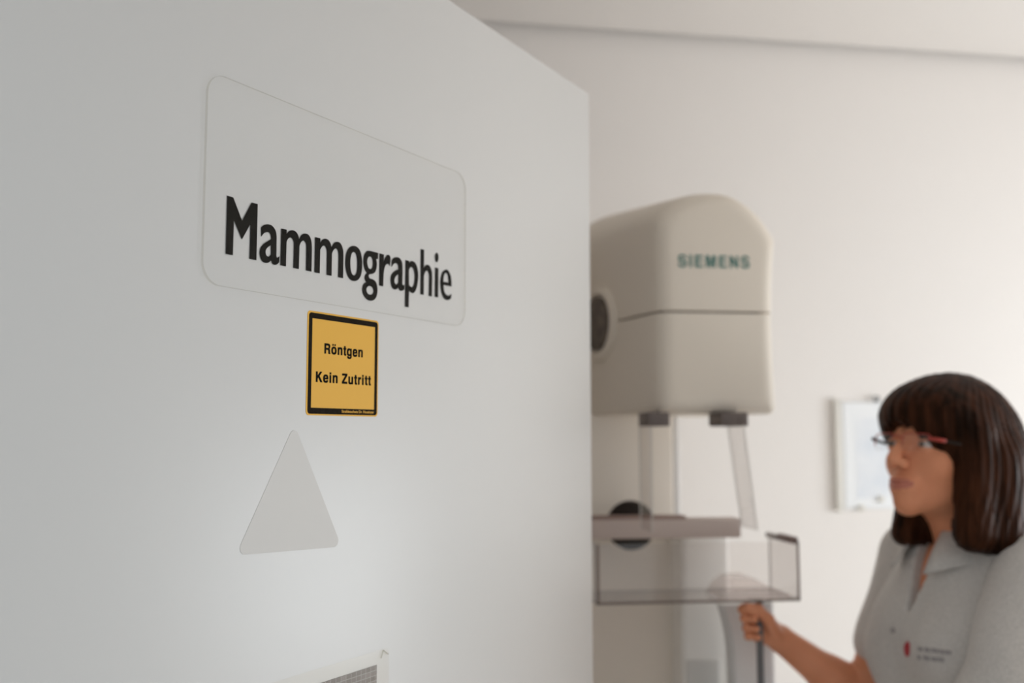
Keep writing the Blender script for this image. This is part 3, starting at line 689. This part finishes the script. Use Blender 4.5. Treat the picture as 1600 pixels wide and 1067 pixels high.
# ------------------------------------------------------------------ the woman
PH = math.radians(-155)                          # heading of the face
PB = math.radians(-164)                          # heading of the chest
ROOT = Vector((0.795, 1.775, 0))
HC = at(1476, 695, 1.745); HS = 1.06                        # skull centre
person = tag(empty('person', ROOT, PB), 'woman with dark bobbed hair, glasses and grey polo shirt reaching out to the machine', 'person')
Rh = Matrix.Rotation(PH, 3, 'Z') @ Matrix.Rotation(math.radians(-11), 3, 'Y')
Rb = Matrix.Rotation(PB, 3, 'Z')
def arr(M): return np.array([list(r) for r in M])
RH, RB = arr(Rh), arr(Rb)
HCn = np.array(HC); RTn = np.array(ROOT)
def h2b(v): return ((np.array(v) * HS) @ RH.T + HCn - RTn) @ RB    # head frame to body frame
def w2b(p): return np.array(Rb.transposed() @ (Vector(p) - ROOT))
def b2h(p): return ((np.array(p) @ RB.T + RTn) - HCn) @ RH / HS

NB = b2h((-0.02, 0, 1.36))                        # base of the neck
def sd_head(P):
    A = np.abs(P[..., 1:2]); Q = np.concatenate([P[..., :1], A, P[..., 2:]], -1)   # mirrored half
    d = sd_ell(P, (-0.015, 0, 0.033), (0.095, 0.074, 0.080))
    d = smin(d, sd_ell(P, (0.028, 0, -0.045), (0.060, 0.055, 0.070)), 0.03)
    d = smin(d, sd_cone(Q, (0.062, 0.0, -0.100), (0.0, 0.050, -0.070), 0.019, 0.016), 0.025)
    d = smin(d, sd_sph(P, (0.070, 0, -0.108), 0.017), 0.02)
    d = smin(d, sd_sph(Q, (0.052, 0.036, -0.040), 0.024), 0.02)
    d = smin(d, sd_cone(Q, (0.084, 0.012, 0.006), (0.070, 0.042, 0.004), 0.009, 0.008), 0.014)
    d = smax(d, -sd_ell(Q, (0.098, 0.031, -0.014), (0.016, 0.017, 0.011)), 0.012)
    d = smin(d, sd_cone(P, (0.087, 0, -0.004), (0.109, 0, -0.043), 0.0065, 0.0105), 0.012)
    d = smin(d, sd_sph(Q, (0.098, 0.0115, -0.048), 0.0085), 0.006)
    d = smax(d, -sd_sph(Q, (0.103, 0.006, -0.058), 0.0032), 0.003)
    d = smin(d, sd_ell(P, (0.080, 0, -0.080), (0.013, 0.028, 0.020)), 0.012)
    L = P.copy(); L[..., 0] = P[..., 0] + 14 * P[..., 1] ** 2; L[..., 2] = P[..., 2] - 5 * P[..., 1] ** 2          # lips wrap round the jaw
    d = smin(d, sd_ell(L, (0.0925, 0, -0.0755), (0.0080, 0.026, 0.0040)), 0.004)
    d = smin(d, sd_ell(L, (0.0915, 0, -0.0865), (0.0080, 0.021, 0.0050)), 0.004)
    d = smax(d, -sd_cone(L, (0.1010, -0.025, -0.0805), (0.1010, 0.025, -0.0805), 0.0018, 0.0018), 0.003)
    # lids
    d = smin(d, np.maximum(sd_sph(Q, (0.073, 0.031, -0.014), 0.0150), -(P[..., 2] + 0.0105)), 0.003)
    d = smin(d, np.maximum(sd_sph(Q, (0.073, 0.031, -0.014), 0.0145), (P[..., 2] + 0.0185)), 0.003)
    # ears
    d = smin(d, sd_ell(Q, (-0.012, 0.078, -0.022), (0.018, 0.008, 0.031)), 0.006)
    # neck
    d = smin(d, sd_cone(P, (-0.030, 0, -0.085), NB, 0.050, 0.056), 0.03)
    return d
parts_v, parts_f, parts_m = [], [], []
def collect(v, f, m): 
    base = sum(len(a) for a in parts_v); parts_v.append(v); parts_f.append(f + base); parts_m.append(m)
v, f = surface_nets(sd_head, (-0.125, -0.10, NB[2] - 0.02), (0.130, 0.10, 0.135), 0.0026)
c = v[f].mean(1)
lip = ((np.abs(c[:, 1]) < 0.025) & (c[:, 0] > 0.083 - 14 * c[:, 1] ** 2) & (c[:, 2] > -0.0915) & (c[:, 2] < -0.070) &
       (((c[:, 1] / 0.0265) ** 2 + ((c[:, 2] - 5 * c[:, 1] ** 2 + 0.0812) / 0.0088) ** 2) < 1))
collect(h2b(v), f, lip.astype(int))

# torso, reaching right arm (far side) and hanging left arm as further stretches of the same body mesh
ELB = w2b(at(1350, 1098, 1.925)); SHR = np.array((-0.015, -0.165, 1.335))
WR = w2b(at(1222, 1000, 1.945))
def B(X, Y, d): return w2b(at(X, Y, d))
FN = []                                           # fingers: mcp, pip, dip, tip, radius
for k, (zy, ln) in enumerate(((950, 1.0), (964, 1.06), (979, 1.0), (992, 0.86))):
    m0 = B(1184 - 0 * k, zy + 2, 1.918); p1 = B(1163 + 2 * k, zy, 1.905); d1 = B(1160 + 3 * k, zy + 2, 1.872); t1 = B(1176 + 3 * k, zy + 4, 1.860)
    FN.append((m0, p1, d1, t1, 0.0086 - 0.0005 * k))
TH = [B(1212, 990, 1.925), B(1200, 968, 1.885), B(1184, 952, 1.866), B(1168, 948, 1.862)]
def sd_arm(P):
    d = sd_cone(P, SHR, ELB, 0.047, 0.038)
    mid = ELB * 0.62 + WR * 0.38
    d = smin(d, sd_cone(P, ELB, mid, 0.038, 0.0375), 0.02)
    d = smin(d, sd_cone(P, mid, WR, 0.0365, 0.0255), 0.02)
    pc = None
    for m0, p1, d1, t1, r in FN:
        q = sd_cone(P, WR * 0.85 + m0 * 0.15, m0, 0.0165, 0.0115)
        pc = q if pc is None else smin(pc, q, 0.010)
    d = smin(d, pc, 0.014)
    fg = None
    for m0, p1, d1, t1, r in FN:
        q = smin(sd_cone(P, m0, p1, r + 0.001, r), sd_cone(P, p1, d1, r, r * 0.94), 0.004)
        q = smin(q, sd_cone(P, d1, t1, r * 0.94, r * 0.82), 0.004)
        fg = q if fg is None else np.minimum(fg, q)
    d = smin(d, fg, 0.005)
    t = smin(sd_cone(P, TH[0], TH[1], 0.0155, 0.0115), sd_cone(P, TH[1], TH[2], 0.0112, 0.0098), 0.006)
    t = smin(t, sd_cone(P, TH[2], TH[3], 0.0098, 0.0080), 0.005)
    return smin(d, t, 0.007)
pts = np.array([ELB, WR] + [q for F_ in FN for q in F_[:4]] + TH)
v, f = surface_nets(sd_arm, pts.min(0) - 0.05, pts.max(0) + 0.05, 0.0025)
collect(v, f, np.zeros(len(f), int))
ELL = np.array((0.165, 0.215, 1.09)); WRL = np.array((0.33, 0.16, 0.96)); SHL = np.array((0.012, 0.165, 1.330))
def sd_trunk(P):
    d = sd_ell(P, (0.0, 0, 1.20), (0.10, 0.15, 0.20))
    d = smin(d, sd_ell(P, (0.0, 0, 0.93), (0.105, 0.155, 0.17)), 0.06)
    d = smin(d, sd_cone(P, (-0.015, -0.12, 1.345), (-0.015, 0.12, 1.345), 0.042, 0.042), 0.04)
    d = smin(d, sd_cone(P, (-0.02, 0, 1.34), (-0.02, 0, 1.40), 0.06, 0.05), 0.03)
    d = smin(d, sd_cone(P, SHR, ELB, 0.045, 0.038), 0.02)
    d = smin(d, sd_cone(P, SHL, ELL, 0.045, 0.036), 0.02)
    d = smin(d, sd_cone(P, ELL, WRL, 0.036, 0.025), 0.02)
    hd = sd_ell(P, WRL + np.array((0.015, 0, -0.06)), (0.036, 0.016, 0.05))
    for k in range(4):
        b0 = WRL + np.array((0.040 - 0.018 * k, 0, -0.095)); hd = smin(hd, sd_cone(P, b0, b0 + np.array((0.008, -0.01, -0.06 - 0.006 * (k in (1, 2)))), 0.009, 0.007), 0.006)
    hd = smin(hd, sd_cone(P, WRL + np.array((0.03, 0, -0.03)), WRL + np.array((0.065, -0.01, -0.085)), 0.011, 0.008), 0.01)
    d = smin(d, hd, 0.015)
    for s in (-1, 1):
        d = smin(d, sd_cone(P, (0.0, s * 0.085, 0.86), (0.01, s * 0.085, 0.47), 0.078, 0.052), 0.03)
        d = smin(d, sd_cone(P, (0.01, s * 0.085, 0.47), (-0.01, s * 0.085, 0.09), 0.050, 0.034), 0.02)
        d = smin(d, sd_cone(P, (-0.02, s * 0.085, 0.05), (0.12, s * 0.09, 0.035), 0.034, 0.028), 0.02)
    return d
v, f = surface_nets(sd_trunk, (-0.20, -0.33, 0.0), (0.48, 0.33, 1.42), 0.0085)
collect(v, f, np.zeros(len(f), int))
body = link_mesh('body', np.concatenate(parts_v), np.concatenate(parts_f), [M_SKIN, M_LIP], person, True, np.concatenate(parts_m))

# eyes
for s in (-1, 1):
    bm = bmesh.new(); bmesh.ops.create_uvsphere(bm, u_segments=28, v_segments=18, radius=0.0128)
    ce = np.array((0.074, s * 0.031, -0.0145)); look = Vector((1, 0.05, 0.02)).normalized()
    for fc in bm.faces:
        n = fc.calc_center_median().normalized(); fc.material_index = 1 if n.dot(look) > 0.90 else 0
    Mx = Matrix(Rb.transposed() @ Rh).to_4x4(); Mx.translation = Vector(h2b(ce))
    bmesh.ops.transform(bm, matrix=Mx, verts=bm.verts)
    link_bm('eye', bm, [M_EYEW, M_IRIS], person, True)

# hair: bob with a full fringe
def sd_hair(P):
    A = np.abs(P[..., 1:2]); Q = np.concatenate([P[..., :1], A, P[..., 2:]], -1)
    d = sd_ell(P, (-0.014, 0, 0.026), (0.109, 0.092, 0.096))
    d = smin(d, sd_ell(P, (0.046, 0, 0.035), (0.068, 0.076, 0.054)), 0.03)
    d = smin(d, sd_ell(P, (-0.060, 0.006, -0.045), (0.080, 0.094, 0.115)), 0.04)
    d = smin(d, sd_cone(P, (0.018, 0.072, 0.01), (0.010, 0.080, -0.140), 0.026, 0.030), 0.03)
    d = smin(d, sd_cone(P, (-0.035, 0.075, -0.02), (-0.045, 0.085, -0.140), 0.035, 0.036), 0.03)
    d = smin(d, sd_cone(P, (-0.015, -0.066, 0.0), (-0.004, -0.062, -0.150), 0.024, 0.026), 0.03)
    d = smin(d, sd_cone(P, (-0.045, -0.070, -0.02), (-0.050, -0.066, -0.140), 0.032, 0.032), 0.03)
    # strands: shallow grooves running down
    ang = np.arctan2(P[..., 1], P[..., 0] + 0.02)
    d = d + 0.0008 * np.sin(ang * 46 + 3 * np.sin(P[..., 2] * 30)) + 0.0007 * np.sin(ang * 91 + P[..., 2] * 60)
    op = sd_ell(P, (0.120, 0, -0.085), (0.098, 0.064, 0.104))
    op = smin(op, sd_ell(P, (0.075, 0, -0.150), (0.085, 0.060, 0.080)), 0.03)
    fr = 0.003 * np.sin(P[..., 1] * 260) + 0.002 * np.sin(P[..., 1] * 611 + 1)
    d = smax(d, -(op + fr), 0.006)
    d = smax(d, -(P[..., 2] + 0.168 + 0.10 * (P[..., 0] + 0.05) + 0.5 * fr), 0.012)
    return d
v, f = surface_nets(sd_hair, (-0.18, -0.14, -0.21), (0.14, 0.14, 0.14), 0.003)
hair = link_mesh('hair', h2b(v), f, M_HAIR, person, True)

# glasses
gl = empty('glasses', (0, 0, 0), 0, person)
def hv_(x, y, z): return Vector(h2b(np.array((x, y, z))))
GX = 0.104
for s in (-1, 1):
    out = rrect(-0.024, -0.0145, 0.024, 0.0135, 0.009, 6)
    pts3 = [hv_(GX - 0.010 * ((s * 0.034 + x) / 0.06) ** 2 * 1.2, s * 0.034 + x, -0.014 + z) for x, z in out]
    bm = bmesh.new(); vs = [bm.verts.new(p) for p in pts3]; bm.faces.new(vs)
    ex = bmesh.ops.extrude_face_region(bm, geom=bm.faces[:])
    off = hv_(0.0018, 0, 0) - hv_(0, 0, 0)
    for g_ in ex['geom']:
        if isinstance(g_, bmesh.types.BMVert): g_.co += off
    link_bm('lens', bm, M_LENS, gl)
    bm = bmesh.new(); add_tube(bm, pts3[:15] if s > 0 else pts3[:15], 0.0011, 8); link_bm('rim', bm, M_RED, gl, True)
    bm = bmesh.new(); add_tube(bm, [hv_(GX - 0.004, s * 0.056, -0.008), hv_(GX - 0.014, s * 0.066, -0.008), hv_(GX - 0.026, s * 0.072, -0.008)], [0.0022, 0.0032, 0.0032], 10)
    link_bm('hinge', bm, M_RED if s > 0 else M_DARKPL, gl, True)
    bm = bmesh.new(); add_tube(bm, [hv_(GX - 0.026, s * 0.072, -0.008), hv_(0.03, s * 0.080, -0.008), hv_(-0.01, s * 0.082, -0.006), hv_(-0.035, s * 0.080, -0.03)], 0.0026, 10)
    link_bm('temple', bm, M_DARKPL, gl, True)
bm = bmesh.new(); add_tube(bm, [hv_(GX, -0.011, -0.009), hv_(GX + 0.006, 0, -0.004), hv_(GX, 0.011, -0.009)], 0.0012, 8)
link_bm('bridge', bm, M_RED, gl, True)

# polo shirt
NECKB = h2b(np.array((-0.030, 0, -0.085)))
def sd_shirt(P):
    A = np.abs(P[..., 1:2]); Q = np.concatenate([P[..., :1], A, P[..., 2:]], -1)
    d = sd_ell(P, (0.0, 0, 1.20), (0.122, 0.168, 0.215))
    d = smin(d, sd_ell(Q, (0.062, 0.070, 1.195), (0.078, 0.080, 0.085)), 0.05)
    d = smin(d, sd_ell(P, (0.012, 0, 0.98), (0.130, 0.170, 0.20)), 0.06)
    d = smin(d, sd_cone(Q, (-0.018, 0.03, 1.395), (-0.015, 0.150, 1.350), 0.042, 0.052), 0.04)
    d = smin(d, sd_cone(P, (-0.02, 0, 1.33), (-0.015, 0, 1.400), 0.085, 0.062), 0.04)
    slv = sd_cone(P, SHL, ELL * 0.80 + SHL * 0.20, 0.064, 0.062)
    d = smin(d, slv, 0.005)
    slr = sd_cone(P, SHR, ELB * 0.62 + SHR * 0.38, 0.058, 0.050)
    d = smin(d, slr, 0.02)
    # folds
    d = d + 0.0045 * np.sin(P[..., 2] * 38 + P[..., 1] * 26 + 2.0 * np.sin(P[..., 0] * 17)) * np.clip((1.36 - P[..., 2]) * 6, 0, 1)
    # placket
    pl = np.clip(1 - (np.abs(P[..., 1]) / 0.018) ** 6, 0, 1) * (P[..., 0] > 0)
    d = d - 0.0022 * pl
    d = smax(d, -(P[..., 2] - 0.86), 0.004)
    # neck opening and open placket
    nk = sd_cone(P, (-0.025, 0, 1.36), NECKB + np.array((-0.0, 0, 0.05)), 0.060, 0.066)
    vz = np.clip((P[..., 2] - 1.255) / 0.13, 0, 1)
    vv = np.maximum(np.abs(P[..., 1]) - 0.034 * vz, np.maximum(1.255 - P[..., 2], -(P[..., 0] - 0.0)))
    return smax(smax(d, -nk, 0.004), -vv, 0.003)
v, f = surface_nets(sd_shirt, (-0.16, -0.31, 0.84), (0.28, 0.31, 1.46), 0.0048)
shirt = link_mesh('polo_shirt', v, f, M_SHIRT, person, True)

# upper chest skin inside the open placket is the trunk of the body; collar as two turned-down flaps
def collar():
    vs, fs = [], []; n = 40; prof = []
    for i in range(n + 1):
        t = i / n; a = math.radians(18 + 324 * t)              # round the neck from the left front to the right front
        fr = abs(2 * t - 1)                                    # 1 at the front points
        cx, cy = -0.022, 0.0
        z0 = 1.432 - 0.048 * (0.5 + 0.5 * math.cos(a)) ** 1.2 - 0.026 * (0.5 - 0.5 * math.cos(a))
        r0 = 0.070 + 0.006 * fr
        ring_ = []
        for (dr, dz) in ((0.0, -0.012), (0.001, 0.012), (0.005, 0.018), (0.011, 0.014), (0.022 + 0.016 * fr ** 3, -0.014 - 0.004 * fr), (0.032 + 0.030 * fr ** 4, -0.030 - 0.022 * fr ** 5)):
            r = r0 + dr
            ring_.append((cx + r * math.cos(a) * (1.08 if math.cos(a) > 0 else 1), cy + r * math.sin(a) * 0.95, z0 + dz))
        vs += ring_
    m = 6
    for i in range(n):
        for k in range(m - 1): fs.append((i * m + k, i * m + k + 1, (i + 1) * m + k + 1, (i + 1) * m + k))
    o = link_mesh('collar', vs, fs, M_SHIRT, shirt, True)
    sm = o.modifiers.new('thickness', 'SOLIDIFY'); sm.thickness = 0.003; sm.offset = 0
    return o
collar()
# buttons and the stitched badge: laid on the shirt where the camera ray meets the cloth
from mathutils.bvhtree import BVHTree
bvh = BVHTree.FromPolygons([Vector(p) for p in v], [tuple(int(i) for i in q) for q in f])
Bi = Rb.transposed()
def on_shirt(X, Y):
    o_ = Bi @ (Vector((0, 0, EYE)) - ROOT); d_ = Bi @ (at(X, Y, 1.0) - Vector((0, 0, EYE)))
    return bvh.ray_cast(o_, d_.normalized())[:2]
def patch(name, X, Y, w, h, m, shape='oval', rot=0.0, lift=0.0018):
    p, n = on_shirt(X, Y)
    if p is None: return
    up = Vector((0, 0, 1)); sx = up.cross(n).normalized(); sz = n.cross(sx)
    bm = bmesh.new(); rows = []
    N = 28
    front, back = [], []
    for k in range(N):
        a = 2 * PI * k / N; x, z = math.cos(a) * w / 2, math.sin(a) * h / 2
        if shape == 'bar': x = max(-w / 2, min(w / 2, math.cos(a) * w)); z = max(-h / 2, min(h / 2, math.sin(a) * h))
        x, z = x * math.cos(rot) - z * math.sin(rot), x * math.sin(rot) + z * math.cos(rot)
        q = p + sx * x + sz * z
        hit = bvh.find_nearest(q); nn = hit[1]
        front.append(bm.verts.new(hit[0] + nn * lift)); back.append(bm.verts.new(hit[0] - nn * 0.001))
    bm.faces.new(front); 
    for k in range(N): j = (k + 1) % N; bm.faces.new((front[k], back[k], back[j], front[j]))
    bmesh.ops.recalc_face_normals(bm, faces=bm.faces)
    return link_bm(name, bm, m, shirt)
patch('badge', 1418, 1014, 0.017, 0.028, M_REDLOGO, 'oval', -0.5)
for row, ws in enumerate(((10, 8, 11, 7, 9), (7, 11, 8, 10))):
    X = 1433
    for w_ in ws:
        patch('badge_lettering', X + w_ / 2, 1014 + 13 * row + (X - 1433) * 0.12, w_ * 0.00105, 0.0065, M_GREYTHREAD, 'bar'); X += w_ + 2
patch('button', 1396, 985, 0.009, 0.009, M_GREYTHREAD, 'oval', 0, 0.0025)

def sd_trousers(P):
    d = sd_ell(P, (0.0, 0, 0.90), (0.122, 0.175, 0.14))
    for s in (-1, 1):
        d = smin(d, sd_cone(P, (0.0, s * 0.088, 0.84), (0.012, s * 0.088, 0.47), 0.092, 0.072), 0.02)
        d = smin(d, sd_cone(P, (0.012, s * 0.088, 0.47), (-0.01, s * 0.088, 0.07), 0.072, 0.062), 0.02)
    return smax(smax(d, P[..., 2] - 0.985, 0.004), -(P[..., 2] - 0.045), 0.004)
v, f = surface_nets(sd_trousers, (-0.16, -0.22, 0.02), (0.17, 0.22, 1.02), 0.009)
link_mesh('trousers', v, f, M_TROUSER, person, True)
for s in (-1, 1):
    def sd_shoe(P):
        d = sd_cone(P, (-0.035, s * 0.088, 0.045), (0.145, s * 0.094, 0.034), 0.044, 0.038)
        d = smin(d, sd_cone(P, (-0.025, s * 0.088, 0.05), (-0.02, s * 0.088, 0.085), 0.042, 0.040), 0.02)
        return smax(d, -(P[..., 2] - 0.004), 0.003)
    v, f = surface_nets(sd_shoe, (-0.10, s * 0.09 - 0.07, 0.0), (0.21, s * 0.09 + 0.07, 0.14), 0.006)
    link_mesh('shoe', v, f, M_SHOE, person, True)
